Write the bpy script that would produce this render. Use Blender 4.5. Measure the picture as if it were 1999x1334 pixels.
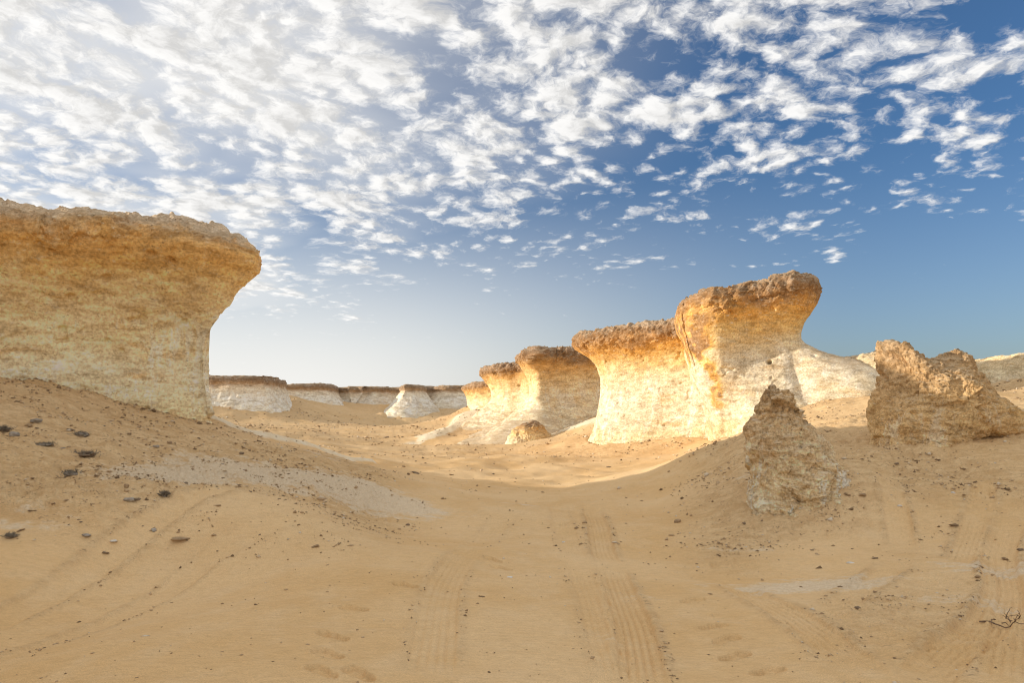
import bpy, math, random
import numpy as np
for o in list(bpy.data.objects):
    bpy.data.objects.remove(o)
random.seed(7)
S = bpy.context.scene
COL = S.collection

# ------------------------------------------------------------------ camera, sky, sun, exposure
F = 1333.0; HOR = 800.0; EYE = 1.7            # focal length in photo pixels, horizon row, eye height
cam_d = bpy.data.cameras.new('camera')
cam_d.lens = 24.0; cam_d.sensor_width = 36.0; cam_d.shift_y = (HOR - 667.0) / 1999.0
cam_d.clip_start = 0.05; cam_d.clip_end = 9000
cam = bpy.data.objects.new('camera', cam_d); COL.objects.link(cam)
cam.location = (0, 0, EYE); cam.rotation_euler = (math.radians(90), 0, 0)
S.camera = cam

SUN_AZ = math.radians(-88.5); SUN_EL = math.radians(11.8)   # azimuth from +Y, clockwise
sun_dir = np.array([math.sin(SUN_AZ) * math.cos(SUN_EL), math.cos(SUN_AZ) * math.cos(SUN_EL), math.sin(SUN_EL)])
sd = bpy.data.lights.new('sun', 'SUN'); sd.energy = 2.25; sd.angle = math.radians(0.6); sd.color = (1.0, 0.89, 0.74)
sun = bpy.data.objects.new('sun', sd); COL.objects.link(sun)
sun.rotation_euler = (math.radians(90) - SUN_EL, 0, math.radians(180) - SUN_AZ)

W = bpy.data.worlds.new('World'); S.world = W; W.use_nodes = True


class NT:
    """small helper round a node tree"""
    def __init__(self, tree):
        self.t = tree; tree.nodes.clear()

    def n(self, kind, **kw):
        nd = self.t.nodes.new(kind)
        for k, v in kw.items():
            if k == 'ins':
                for i, x in v.items():
                    if hasattr(x, 'is_output'):
                        self.t.links.new(x, nd.inputs[i])
                    elif x is not None:
                        nd.inputs[i].default_value = x
            else:
                setattr(nd, k, v)
        return nd

    def m(self, op, a, b=0.0, c=0.0, clamp=False):
        return self.n('ShaderNodeMath', operation=op, use_clamp=clamp, ins={0: a, 1: b, 2: c}).outputs[0]

    def vm(self, op, a, b=None, scale=None):
        ins = {0: a}
        if b is not None: ins[1] = b
        if scale is not None: ins[3] = scale
        nd = self.n('ShaderNodeVectorMath', operation=op, ins=ins)
        return nd.outputs['Value'] if op in ('DOT_PRODUCT', 'LENGTH') else nd.outputs[0]

    def ramp(self, x, a, b, lo=0.0, hi=1.0, smooth=True):
        return self.n('ShaderNodeMapRange', interpolation_type='SMOOTHSTEP' if smooth else 'LINEAR',
                      ins={0: x, 1: a, 2: b, 3: lo, 4: hi}).outputs[0]

    def noise(self, v, scale, detail=6.0, rough=0.55, dist=0.0, w=None):
        nd = self.n('ShaderNodeTexNoise', ins={'Vector': v, 'Scale': scale, 'Detail': detail, 'Roughness': rough, 'Distortion': dist})
        return nd.outputs[0]

    def mix(self, f, a, b, mode='MIX'):
        nd = self.n('ShaderNodeMix', data_type='RGBA', blend_type=mode, clamp_factor=True, ins={0: f, 6: a, 7: b})
        return nd.outputs[2]

    def crv(self, x, stops):
        nd = self.n('ShaderNodeValToRGB', ins={0: x})
        e = nd.color_ramp.elements
        while len(e) > 1: e.remove(e[-1])
        e[0].position = stops[0][0]; e[0].color = (*stops[0][1], 1)
        for p, c in stops[1:]:
            q = e.new(p); q.color = (*c, 1)
        return nd.outputs[0]


def build_world():
    g = NT(W.node_tree)
    sky = g.n('ShaderNodeTexSky', sky_type='NISHITA', sun_disc=False, sun_elevation=SUN_EL, sun_rotation=SUN_AZ,
              altitude=0.0, air_density=1.0, dust_density=1.5, ozone_density=5.0)
    d = g.vm('NORMALIZE', g.n('ShaderNodeTexCoord').outputs['Generated'])
    sp = g.n('ShaderNodeSeparateXYZ', ins={0: d})
    zc = g.m('ADD', g.m('MAXIMUM', sp.outputs[2], 0.0), 0.13)
    px = g.m('DIVIDE', sp.outputs[0], zc); py = g.m('DIVIDE', sp.outputs[1], zc)
    p = g.n('ShaderNodeCombineXYZ', ins={0: px, 1: py, 2: 0.37}).outputs[0]
    # closeness to the sun
    cs = g.vm('DOT_PRODUCT', d, tuple(sun_dir))
    near = g.ramp(cs, 0.15, 1.0)
    # domain warp
    wn = g.n('ShaderNodeTexNoise', ins={'Vector': p, 'Scale': 0.9, 'Detail': 2.0}).outputs[1]
    pw = g.vm('ADD', p, g.vm('SCALE', g.vm('SUBTRACT', wn, (0.5, 0.5, 0.5)), scale=0.40))
    big = g.noise(pw, 0.85, 4.0, 0.55)
    wn2 = g.n('ShaderNodeTexNoise', noise_dimensions='2D', ins={'Vector': p, 'Scale': 11.0, 'Detail': 3.0, 'Roughness': 0.6}).outputs[1]
    pw2 = g.vm('ADD', pw, g.vm('SCALE', g.vm('SUBTRACT', wn2, (0.5, 0.5, 0.5)), scale=0.06))
    n2d = lambda v, sc, de, ro: g.n('ShaderNodeTexNoise', noise_dimensions='2D', ins={'Vector': v, 'Scale': sc, 'Detail': de, 'Roughness': ro}).outputs[0]
    def field(v):
        a = n2d(v, 4.3, 7.0, 0.64)
        b = n2d(v, 24.0, 4.0, 0.66)
        c = g.n('ShaderNodeTexVoronoi', feature='SMOOTH_F1', voronoi_dimensions='2D', ins={'Vector': v, 'Scale': 12.5, 'Smoothness': 0.5}).outputs[0]
        c = g.m('SUBTRACT', 0.80, c)
        return g.m('ADD', g.m('ADD', g.m('MULTIPLY', a, 0.60), g.m('MULTIPLY', b, 0.21)), g.m('MULTIPLY', c, 0.19))
    n0 = field(pw2)
    off = (sun_dir[0] * 0.035, sun_dir[1] * 0.035, 0.0)
    n1 = field(g.vm('ADD', pw2, off))
    # cover: more towards the sun, fading out low down ahead
    side = g.m('MULTIPLY', g.ramp(sp.outputs[0], -0.62, 0.62), g.ramp(sp.outputs[1], 0.1, 0.6))   # the clearing ahead on the right
    lowfade = g.ramp(g.m('ADD', sp.outputs[2], g.m('MULTIPLY', side, -0.05)), 0.05, 0.28)
    cover = g.m('MULTIPLY_ADD', big, 0.46, -0.23)
    cover = g.m('ADD', cover, g.m('MULTIPLY_ADD', side, -0.115, 0.105))
    cover = g.m('ADD', cover, g.ramp(sp.outputs[2], 0.46, 0.75, 0.0, 0.26))  # denser unseen cloud overhead, added to raise the ambient light
    fwd = g.ramp(sp.outputs[1], -0.2, 0.5, 0.12, 1.0)  # keeps low cloud behind the camera, added to brighten shaded upright faces
    cover = g.m('ADD', cover, g.m('MULTIPLY', g.m('MULTIPLY_ADD', lowfade, 0.25, -0.24), fwd))
    thr = g.m('SUBTRACT', 0.485, cover)
    dens = g.m('MULTIPLY', g.ramp(g.m('SUBTRACT', n0, thr), -0.03, 0.16), 0.95)
    # veil: thin white high cloud towards the sun
    veil = g.m('MULTIPLY', g.ramp(g.noise(pw, 0.8, 4.0, 0.6), 0.2, 0.7), g.ramp(cs, -0.2, 0.65))
    veil = g.m('MULTIPLY', veil, 0.9)
    hz = g.m('MULTIPLY', g.ramp(sp.outputs[2], 0.36, 0.0), g.ramp(cs, -0.42, 0.36, 0.17, 1.0))
    veil = g.m('MAXIMUM', veil, g.m('MULTIPLY', hz, 0.95))
    lit = g.ramp(g.m('SUBTRACT', n0, n1), -0.12, 0.12, 0.72, 1.10)
    thick = g.ramp(g.m('SUBTRACT', n0, thr), 0.12, 0.40, 1.0, 0.82)
    br = g.m('MULTIPLY', g.m('MULTIPLY', lit, thick), g.m('MULTIPLY_ADD', g.m('POWER', g.m('MAXIMUM', cs, 0.0), 8.0), 2.0, 5.65))
    ccol = g.vm('SCALE', (1.0, 0.985, 0.96), scale=br)
    vcol = g.vm('SCALE', (1.0, 0.985, 0.95), scale=g.m('MULTIPLY_ADD', g.m('POWER', g.m('MAXIMUM', cs, 0.0), 8.0), 4.0, 5.7))
    base = g.mix(veil, g.vm('SCALE', sky.outputs[0], scale=0.84), vcol)
    col = g.mix(dens, base, ccol)
    bg = g.n('ShaderNodeBackground', ins={0: col, 1: 0.082})
    g.n('ShaderNodeOutputWorld', ins={0: bg.outputs[0]})


build_world()
S.view_settings.view_transform = 'Standard'; S.view_settings.look = 'None'
S.view_settings.gamma = 1.0; S.view_settings.exposure = 1.04
S.view_settings.use_curve_mapping = False
S.cycles.filter_width = 1.05
S.cycles.max_bounces = 6; S.cycles.diffuse_bounces = 3

# ------------------------------------------------------------------ numpy noise
_rng = np.random.default_rng(11)
_PERM = _rng.permutation(4096).astype(np.int32)
_VAL = _rng.random(4096).astype(np.float32) * 2 - 1


def vnoise(p, seed=0):
    p = np.asarray(p, np.float32)
    i = np.floor(p).astype(np.int32); f = p - i
    f = f * f * f * (f * (f * 6 - 15) + 10)
    ix, iy, iz = i[..., 0], i[..., 1], i[..., 2]
    def h(a, b, c):
        k = _PERM[(a + seed * 131) & 4095]; k = _PERM[(k + b) & 4095]; k = _PERM[(k + c) & 4095]
        return _VAL[k]
    fx, fy, fz = f[..., 0], f[..., 1], f[..., 2]
    def lx(b, c):
        a0 = h(ix, b, c); return a0 + (h(ix + 1, b, c) - a0) * fx
    def ly(c):
        a0 = lx(iy, c); return a0 + (lx(iy + 1, c) - a0) * fy
    a0 = ly(iz)
    return a0 + (ly(iz + 1) - a0) * fz


def fbm(p, octv=4, gain=0.5, lac=2.03, seed=0):
    s = 0; a = 1.0; p = np.asarray(p, np.float32)
    for k in range(octv):
        s = s + a * vnoise(p, seed + k); a *= gain; p = p * lac + 17.3
    return s


def billow(p, octv=3, gain=0.5, seed=0):
    s = 0; a = 1.0; p = np.asarray(p, np.float32)
    for k in range(octv):
        s = s + a * (np.abs(vnoise(p, seed + k)) * 2 - 0.6); a *= gain; p = p * 2.1 + 9.7
    return s


def worley(p, seed=0):
    p = np.asarray(p, np.float32); i = np.floor(p).astype(np.int32); best = np.full(p.shape[0], 9.0, np.float32)
    for a in (-1, 0, 1):
        for b in (-1, 0, 1):
            for c in (-1, 0, 1):
                q = i + np.array([a, b, c], np.int32)
                k = _PERM[(q[:, 0] + seed * 77) & 4095]; k = _PERM[(k + q[:, 1]) & 4095]; k = _PERM[(k + q[:, 2]) & 4095]
                dx = q[:, 0] + _VAL[k] * .5 + .5 - p[:, 0]
                dy = q[:, 1] + _VAL[(k + 1) & 4095] * .5 + .5 - p[:, 1]
                dz = q[:, 2] + _VAL[(k + 2) & 4095] * .5 + .5 - p[:, 2]
                best = np.minimum(best, dx * dx + dy * dy + dz * dz)
    return np.sqrt(best)


def facet(p, seed=0):
    """crisp broken-stone relief: each cell a tilted plane"""
    p = np.asarray(p, np.float32); i = np.floor(p).astype(np.int32); best = np.full(p.shape[0], 9.0, np.float32); h = np.zeros(p.shape[0], np.float32)
    for a in (-1, 0, 1):
        for b in (-1, 0, 1):
            for c in (-1, 0, 1):
                q = i + np.array([a, b, c], np.int32)
                k = _PERM[(q[:, 0] + seed * 77) & 4095]; k = _PERM[(k + q[:, 1]) & 4095]; k = _PERM[(k + q[:, 2]) & 4095]
                dx = q[:, 0] + _VAL[k] * .5 + .5 - p[:, 0]; dy = q[:, 1] + _VAL[(k + 1) & 4095] * .5 + .5 - p[:, 1]; dz = q[:, 2] + _VAL[(k + 2) & 4095] * .5 + .5 - p[:, 2]
                d = dx * dx + dy * dy + dz * dz; m = d < best
                best[m] = d[m]; h[m] = (_VAL[(k + 3) & 4095] * .5 + dx * _VAL[(k + 4) & 4095] + dy * _VAL[(k + 5) & 4095] + dz * _VAL[(k + 6) & 4095])[m]
    return h


def sstep(a, b, x):
    t = np.clip((x - a) / (b - a), 0, 1); return t * t * (3 - 2 * t)


def X(px, Y): return (px - 999.5) / F * Y
def Z(py, Y): return EYE + (HOR - py) / F * Y
def at(px, py, Y): return (X(px, Y), Y, Z(py, Y))

# ------------------------------------------------------------------ mesh helpers
def mesh_from(verts, quads, name, smooth=True, tris=None):
    me = bpy.data.meshes.new(name)
    nv = len(verts)
    faces = np.asarray(quads, np.int32)
    k = faces.shape[1]
    me.vertices.add(nv); me.vertices.foreach_set('co', np.asarray(verts, np.float32).ravel())
    me.loops.add(faces.size); me.loops.foreach_set('vertex_index', faces.ravel())
    me.polygons.add(len(faces))
    me.polygons.foreach_set('loop_start', np.arange(0, faces.size, k, dtype=np.int32))
    me.polygons.foreach_set('loop_total', np.full(len(faces), k, np.int32))
    me.update(calc_edges=True); me.validate()
    if smooth:
        me.polygons.foreach_set('use_smooth', np.ones(len(me.polygons), bool))
    return me


def attr(me, name, vals):
    a = me.attributes.new(name, 'FLOAT', 'POINT'); a.data.foreach_set('value', np.asarray(vals, np.float32))


def link(name, me, mat=None, parent=None, **props):
    o = bpy.data.objects.new(name, me); COL.objects.link(o)
    if mat is not None and me is not None: me.materials.append(mat)
    if parent is not None: o.parent = parent
    for k, v in props.items(): o[k] = v
    return o


def grid_quads(nr, nc, wrap):
    r = np.arange(nr - 1)[:, None]; c = np.arange(nc if wrap else nc - 1)[None, :]
    c2 = (c + 1) % nc
    return np.stack([r * nc + c, r * nc + c2, (r + 1) * nc + c2, (r + 1) * nc + c], -1).reshape(-1, 4)


def grid_normals(P, wrap):
    if wrap:
        du = np.roll(P, -1, 1) - np.roll(P, 1, 1)
    else:
        du = np.gradient(P, axis=1)
    dv = np.gradient(P, axis=0)
    n = np.cross(du, dv); l = np.linalg.norm(n, axis=2, keepdims=True)
    return n / np.maximum(l, 1e-9)

# ------------------------------------------------------------------ materials
def rock_mat(name, stops, patch=(0.80, 0.74, 0.62), ochre=(0.62, 0.36, 0.12), dust=(0.50, 0.36, 0.22),
             patch_amt=0.5, ochre_amt=0.5, scale=1.0, streak=1.0, bump=0.5, warp=0.09, speck=0.6, crack_shade=0.62):
    m = bpy.data.materials.new(name); m.use_nodes = True
    g = NT(m.node_tree)
    geo = g.n('ShaderNodeNewGeometry')
    P = geo.outputs['Position']
    h = g.n('ShaderNodeAttribute', attribute_name='hgt').outputs['Fac']
    st = g.n('ShaderNodeVectorMath', operation='MULTIPLY', ins={0: P, 1: (0.5, 0.5, 1.6)}).outputs[0]
    vt = g.n('ShaderNodeVectorMath', operation='MULTIPLY', ins={0: P, 1: (1.7, 1.7, 0.45)}).outputs[0]
    n1 = g.noise(st, 0.55 * scale, 5.0, 0.62)
    n2 = g.noise(vt, 0.8 * scale, 5.0, 0.65)
    hh = g.m('ADD', h, g.m('MULTIPLY', g.m('SUBTRACT', n1, 0.5), warp * 3.2))
    hh = g.m('ADD', hh, g.m('MULTIPLY', g.m('SUBTRACT', n2, 0.5), warp * 1.6))
    col = g.crv(hh, stops)
    # ochre stain and white salt patches on the lower wall
    low = g.ramp(h, 0.50, 0.72, 1.0, 0.15)
    o1 = g.noise(st, 1.0 * scale, 6.0, 0.68, 0.6)
    col = g.mix(g.m('MULTIPLY', g.m('MULTIPLY', g.ramp(o1, 0.52, 0.66), low), ochre_amt), col, (*ochre, 1))
    o2 = g.noise(vt, 0.75 * scale, 7.0, 0.70, 0.8)
    col = g.mix(g.m('MULTIPLY', g.m('MULTIPLY', g.ramp(o2, 0.51, 0.58), low), patch_amt), col, (*patch, 1))
    # mottling at hand size and grain size
    o3 = g.noise(st, 3.6 * scale, 5.0, 0.72)
    v3 = g.ramp(o3, 0.32, 0.66, 0.66, 1.34, False)
    o4 = g.noise(P, 16.0 * scale, 3.0, 0.7)
    v4 = g.ramp(o4, 0.34, 0.66, 0.76, 1.26, False)
    col = g.vm('MULTIPLY', col, g.n('ShaderNodeCombineXYZ', ins={0: g.m('MULTIPLY', v3, v4), 1: g.m('MULTIPLY', g.m('POWER', v3, 1.12), g.m('POWER', v4, 1.1)), 2: g.m('MULTIPLY', g.m('POWER', v3, 1.3), g.m('POWER', v4, 1.2))}).outputs[0])
    col = g.vm('MINIMUM', col, (0.90, 0.86, 0.78))
    fk = g.n('ShaderNodeVectorMath', operation='MULTIPLY', ins={0: P, 1: (.6, .6, 1.7)}).outputs[0]
    o7 = g.noise(fk, 7.5 * scale, 4.0, 0.75)
    col = g.mix(g.m('MULTIPLY', g.ramp(o7, 0.56, 0.70), 0.55), col, (*patch, 1))
    # small brown pock marks
    o5 = g.noise(g.n('ShaderNodeVectorMath', operation='MULTIPLY', ins={0: P, 1: (1, 1, 1.9)}).outputs[0], 9.0 * scale, 3.0, 0.6)
    o6 = g.noise(P, 1.3, 3.0, 0.5)
    sp = g.m('MULTIPLY', g.ramp(o5, 0.63, 0.70), g.ramp(o6, 0.40, 0.62))
    col = g.mix(g.m('MULTIPLY', sp, speck), col, (0.26, 0.15, 0.065, 1))
    # thin broken hairlines: the shade in crevices painted as dark colour
    for sc_, wd in ((2.6, 0.012), (6.5, 0.018)):
        cn = g.noise(g.n('ShaderNodeVectorMath', operation='MULTIPLY', ins={0: P, 1: (.8, .8, 1.5)}).outputs[0], sc_ * scale, 3.0, 0.6, 0.4)
        ln = g.ramp(g.m('ABSOLUTE', g.m('SUBTRACT', cn, 0.5)), 0.0, wd, 1.0, 0.0)
        brk = g.ramp(g.noise(P, sc_ * 0.9 * scale, 3.0, 0.5, 0.3), 0.52, 0.62)
        col = g.mix(g.m('MULTIPLY', g.m('MULTIPLY', ln, brk), crack_shade), col, (0.30, 0.17, 0.07, 1))
    # dust lies on what faces up
    nz = g.n('ShaderNodeSeparateXYZ', ins={0: geo.outputs['Normal']}).outputs[2]
    col = g.mix(g.m('MULTIPLY', g.ramp(nz, 0.62, 0.95), 0.65), col, (*dust, 1))
    b1 = g.n('ShaderNodeBump', ins={'Strength': bump, 'Distance': 0.05, 'Height': o3})
    b2 = g.n('ShaderNodeBump', ins={'Strength': bump, 'Distance': 0.018, 'Height': o4, 'Normal': b1.outputs[0]})
    b3 = g.n('ShaderNodeBump', ins={'Strength': bump * 0.8, 'Distance': 0.03, 'Height': g.m('MULTIPLY', sp, -1.0), 'Normal': b2.outputs[0]})
    bs = g.n('ShaderNodeBsdfPrincipled', ins={'Base Color': col, 'Roughness': 0.95, 'Specular IOR Level': 0.15, 'Normal': b3.outputs[0]})
    g.n('ShaderNodeOutputMaterial', ins={0: bs.outputs[0]})
    return m


CREAM = (0.70, 0.57, 0.38); PALE = (0.66, 0.55, 0.37); YEL = (0.76, 0.55, 0.27)
ORANGE = (0.62, 0.33, 0.09); BROWN = (0.27, 0.155, 0.075); GREYB = (0.36, 0.25, 0.155)
M_LEFT = rock_mat('rock_left_mesa', [(0.0, (0.86, 0.66, 0.34)), (0.22, (0.90, 0.73, 0.43)), (0.40, (0.90, 0.76, 0.50)), (0.52, (0.87, 0.68, 0.39)),
                  (0.65, (0.86, 0.65, 0.36)), (0.76, (0.81, 0.54, 0.23)), (0.85, (0.71, 0.41, 0.14)), (0.91, (0.56, 0.34, 0.15)), (0.96, (0.56, 0.41, 0.26)), (1.0, (0.62, 0.48, 0.33))],
                  patch=(0.90, 0.80, 0.59), patch_amt=0.8, ochre_amt=0.65, warp=0.08)
M_RIGHT = rock_mat('rock_right_mesa', [(0.0, PALE), (0.16, (0.65, 0.50, 0.28)), (0.30, PALE), (0.50, (0.69, 0.58, 0.41)), (0.64, (0.68, 0.54, 0.33)),
                   (0.75, (0.70, 0.47, 0.19)), (0.84, (0.66, 0.36, 0.10)), (0.90, (0.40, 0.22, 0.09)), (0.95, BROWN), (1.0, GREYB)], patch_amt=0.4, ochre_amt=0.45)
M_MID = rock_mat('rock_middle_mesa', [(0.0, PALE), (0.3, (0.78, 0.64, 0.42)), (0.55, (0.78, 0.61, 0.37)), (0.70, (0.74, 0.52, 0.26)),
                 (0.83, (0.60, 0.35, 0.13)), (0.90, (0.30, 0.175, 0.085)), (1.0, (0.33, 0.22, 0.14))], patch_amt=0.35, ochre_amt=0.5, scale=0.7, warp=0.06)
M_FAR = rock_mat('rock_far_ridge', [(0.0, (0.74, 0.56, 0.32)), (0.22, (0.80, 0.69, 0.50)), (0.60, (0.82, 0.74, 0.60)), (0.78, (0.74, 0.60, 0.42)),
                 (0.86, (0.46, 0.30, 0.17)), (0.94, (0.26, 0.17, 0.10)), (1.0, (0.32, 0.22, 0.14))], patch_amt=0.6, ochre_amt=0.35, scale=0.5, warp=0.05, patch=(0.80, 0.75, 0.67))
M_PALE = rock_mat('rock_pale_ridge', [(0.0, (0.64, 0.51, 0.32)), (0.5, (0.67, 0.56, 0.38)), (0.85, (0.64, 0.51, 0.31)), (0.95, (0.62, 0.46, 0.26)), (1.0, (0.64, 0.49, 0.30))],
                  patch_amt=0.4, ochre_amt=0.25, dust=(0.68, 0.56, 0.37))
M_CRUST = rock_mat('rock_crusty', [(0.0, (0.90, 0.81, 0.65)), (0.25, (0.88, 0.73, 0.50)), (0.42, (0.82, 0.61, 0.35)), (0.65, (0.80, 0.59, 0.35)),
                   (0.80, (0.66, 0.43, 0.21)), (1.0, (0.52, 0.34, 0.17))], patch=(0.90, 0.83, 0.70), patch_amt=0.7, ochre_amt=0.6, scale=2.0, bump=1.0,
                   dust=(0.76, 0.60, 0.41), warp=0.16, crack_shade=0.3)

M_BOULDER = rock_mat('rock_boulder', [(0.0, (0.80, 0.62, 0.38)), (0.25, (0.76, 0.53, 0.27)), (0.55, (0.68, 0.44, 0.20)), (0.85, (0.52, 0.33, 0.16)), (1.0, (0.46, 0.30, 0.16))],
                     patch=(0.82, 0.70, 0.52), patch_amt=0.4, ochre_amt=0.6, scale=1.8, bump=1.0, dust=(0.70, 0.52, 0.32), warp=0.14, crack_shade=0.4)

# ------------------------------------------------------------------ mesas
PROF = {
 'left':  ([0, .15, .225, .34, .41, .55, .65, .735, .78, .81, .86, .91, .96, 1.0], [.15, 0, -.2, -.33, -.36, -.30, 0, .42, .70, .92, 1.02, .90, .50, -.1]),
 'front': ([0, .12, .30, .50, .62, .74, .82, .88, .93, .97, 1.0], [.10, -.10, -.30, -.28, -.10, .28, .62, .80, .78, .55, .1]),
 'lobe':  ([0, .04, .19, .35, .52, .65, .75, .81, .875, .917, .97, 1.0], [.05, 0, -.24, -.53, -.77, -.72, -.48, -.12, .42, .62, .60, .30]),
 'head':  ([0, .20, .40, .55, .67, .76, .83, .88, .93, .97, 1.0], [1.1, .55, .15, .0, -.05, .15, .48, .58, .62, .55, .2]),
 'headr': ([0, .2, .30, .40, .46, .52, .56, .60, .64, .70, .76, .83, .88, .93, .97, 1.0], [6.0, 5.0, 4.3, 3.4, 2.7, 1.5, .7, .25, .0, -.02, .15, .46, .58, .62, .55, .2]),
 'headf': ([0, .15, .30, .45, .58, .68, .76, .83, .88, .93, .97, 1.0], [2.4, 1.5, .75, .30, .05, .0, .12, .42, .56, .62, .55, .2]),
 'wallf': ([0, .12, .25, .38, .52, .66, .76, .84, .89, .93, .97, 1.0], [3.6, 2.2, 1.15, .45, .0, .02, .20, .46, .62, .68, .62, .4]),
 'buttr': ([0, .13, .26, .40, .52, .66, .80, .92, .97, 1.0], [0, 0, .05, .40, .72, 1.00, 1.18, 1.26, 1.15, .8]),
 'slope': ([0, .2, .45, .7, .85, .90, .95, 1.0], [.75, .15, -.60, -1.12, -1.36, -1.28, -1.28, -1.45]),
 'apron': ([0, .2, .4, .6, .8, .93, 1.0], [0, -.55, -1.15, -1.75, -2.35, -2.75, -3.2]),
 'hump':  ([0, .25, .5, .75, .9, 1.0], [0, -.40, -.95, -1.7, -2.3, -3.1]),
}


def catmull_closed(P, n_sub):
    P = np.asarray(P, float); n = len(P); out = []
    t = np.linspace(0, 1, n_sub, endpoint=False)[:, None]
    for i in range(n):
        p0, p1, p2, p3 = P[i - 1], P[i], P[(i + 1) % n], P[(i + 2) % n]
        out.append(0.5 * ((2 * p1) + (-p0 + p2) * t + (2 * p0 - 5 * p1 + 4 * p2 - p3) * t ** 2 + (-p0 + 3 * p1 - 3 * p2 + p3) * t ** 3))
    return np.concatenate(out)


FEET = []


def mesa_mesh(cols, seg, nu, nv, ntop=26, rough=1.0, cap_rough=1.0, holes=(), flute=1.0, cap_t=0.87, seed=0, top_sag=0.0, fine=1.0):
    """cols: (x, y, zb, zt, profile, amp) running clockwise seen from above; seg: centre segment of the top"""
    nsub = 60
    foot = catmull_closed([(c[0], c[1]) for c in cols], nsub)
    FEET.append(foot + 0)
    lin = lambda a: np.concatenate([np.asarray(a)[i] + (np.asarray(a)[(i + 1) % len(a)] - np.asarray(a)[i]) * sstep(0, 1, np.linspace(0, 1, nsub, endpoint=False)).reshape(-1, *([1] * (np.asarray(a).ndim - 1))) for i in range(len(a))])
    zb = lin([c[2] for c in cols]); zt = lin([c[3] for c in cols])
    # row parameter: even along the profile's length
    tt = np.linspace(0, 1, 400)
    offs = np.array([np.interp(tt, PROF[c[4]][0], PROF[c[4]][1]) * c[5] for c in cols])
    # smooth each profile a little
    ker = np.hanning(25); ker /= ker.sum()
    offs = np.array([np.convolve(np.pad(o, 12, mode='edge'), ker, 'valid') for o in offs])
    H = np.mean(zt - zb)
    ds = np.sqrt(np.gradient(tt * H) ** 2 + np.gradient(offs.mean(0)) ** 2); s = np.concatenate([[0], np.cumsum(ds[1:])]); s /= s[-1]
    trow = np.interp(np.linspace(0, 1, nv), s, tt)
    offr = np.array([np.interp(trow, tt, o) for o in offs])          # ncols x nv
    offr = lin(offr)                                                  # stations x nv
    # resample the stations by how large they look from the camera
    nxt = np.roll(foot, -1, 0); tang = nxt - np.roll(foot, 1, 0)
    nrm = np.stack([-tang[:, 1], tang[:, 0]], 1); nrm /= np.maximum(np.linalg.norm(nrm, axis=1, keepdims=True), 1e-9)
    area = 0.5 * np.sum(foot[:, 0] * nxt[:, 1] - nxt[:, 0] * foot[:, 1])
    if area > 0: nrm = -nrm                                           # outward for either winding
    d = np.linalg.norm(foot, axis=1)
    facing = -(nrm * foot).sum(1) / d
    wgt = np.linalg.norm(nxt - foot, axis=1) * np.where(facing > -0.45, 1.0, 0.22)
    wgt *= np.where(np.abs(foot[:, 0]) > foot[:, 1] * 0.85 + 1.0, 0.3, 1.0)
    ker = np.hanning(15); ker /= ker.sum()
    wgt = np.convolve(np.concatenate([wgt[-7:], wgt, wgt[:7]]), ker, 'valid')
    cum = np.concatenate([[0], np.cumsum(wgt)]); cum /= cum[-1]
    idx = np.interp(np.linspace(0, 1, nu, endpoint=False), cum, np.arange(len(foot) + 1))
    i0 = np.floor(idx).astype(int) % len(foot); fr = (idx - np.floor(idx))
    def rs(a):
        a1 = a[(i0 + 1) % len(foot)]; f = fr.reshape(-1, *([1] * (a.ndim - 1)))
        return a[i0] * (1 - f) + a1 * f
    foot, nrm, zb, zt, offr = rs(foot), rs(nrm), rs(zb), rs(zt), rs(offr)
    if area < 0:                                                      # make the loop counter-clockwise
        foot, nrm, zb, zt, offr = foot[::-1], nrm[::-1], zb[::-1], zt[::-1], offr[::-1]
    P = np.zeros((nv + ntop, nu, 3)); T = np.zeros((nv + ntop, nu))
    for r in range(nv):
        P[r, :, :2] = foot + nrm * offr[:, r:r + 1]
        P[r, :, 2] = zb + (zt - zb) * trow[r]; T[r] = trow[r]
    A, B = np.array(seg[0], float), np.array(seg[1], float)
    ab = B - A; e = P[nv - 1, :, :2]
    u = np.clip(((e - A) @ ab) / max(ab @ ab, 1e-9), 0, 1)
    ctr = A + u[:, None] * ab
    # height along the centre line: mean of the nearby edge
    zmid = np.array([np.average(zt, weights=np.exp(-((u - q) / 0.22) ** 2) + 1e-6) for q in u])
    for k in range(ntop):
        q = ((k + 1) / ntop) ** 1.5
        P[nv + k, :, :2] = e + (ctr - e) * q
        P[nv + k, :, 2] = zt + (zmid - zt) * q - top_sag * q
        T[nv + k] = 1.0
    N = grid_normals(P, True)
    flat = P.reshape(-1, 3); Tf = T.ravel(); Nf = N.reshape(-1, 3)
    so = seed * 13.7
    q = flat + so
    cap = sstep(cap_t - 0.06, cap_t + 0.04, Tf + 0.05 * vnoise(q * 1.3, 3))
    wall = 1 - cap
    disp = 0.11 * fbm(q * np.array([.5, .5, .8]), 3, 0.42, seed=1)
    disp += wall * flute * 0.030 * fbm(q * np.array([1.5, 1.5, .28]), 3, seed=8)
    disp += wall * 0.014 * fbm(q * np.array([1.2, 1.2, 4.2]), 4, 0.55, seed=12)
    disp += wall * fine * 0.010 * fbm(q * 5.0, 4, 0.6, seed=17)
    w = 0.0
    if cap_rough > 0:
        sel = cap > 0.02
        wl = np.zeros(len(q), np.float32)
        wl[sel] = facet(q[sel] * 3.2, 2); w = wl
        wl2 = np.zeros(len(q), np.float32); wl2[sel] = facet(q[sel] * 8.5, 5)
        disp += cap * cap_rough * (0.06 * w + 0.036 * wl2 + 0.05 * fbm(q * 3.0, 5, 0.6, seed=21))
    disp += wall * fine * 0.016 * facet(q * np.array([3.5, 3.5, 5.0]), 7)
    disp *= rough
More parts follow.
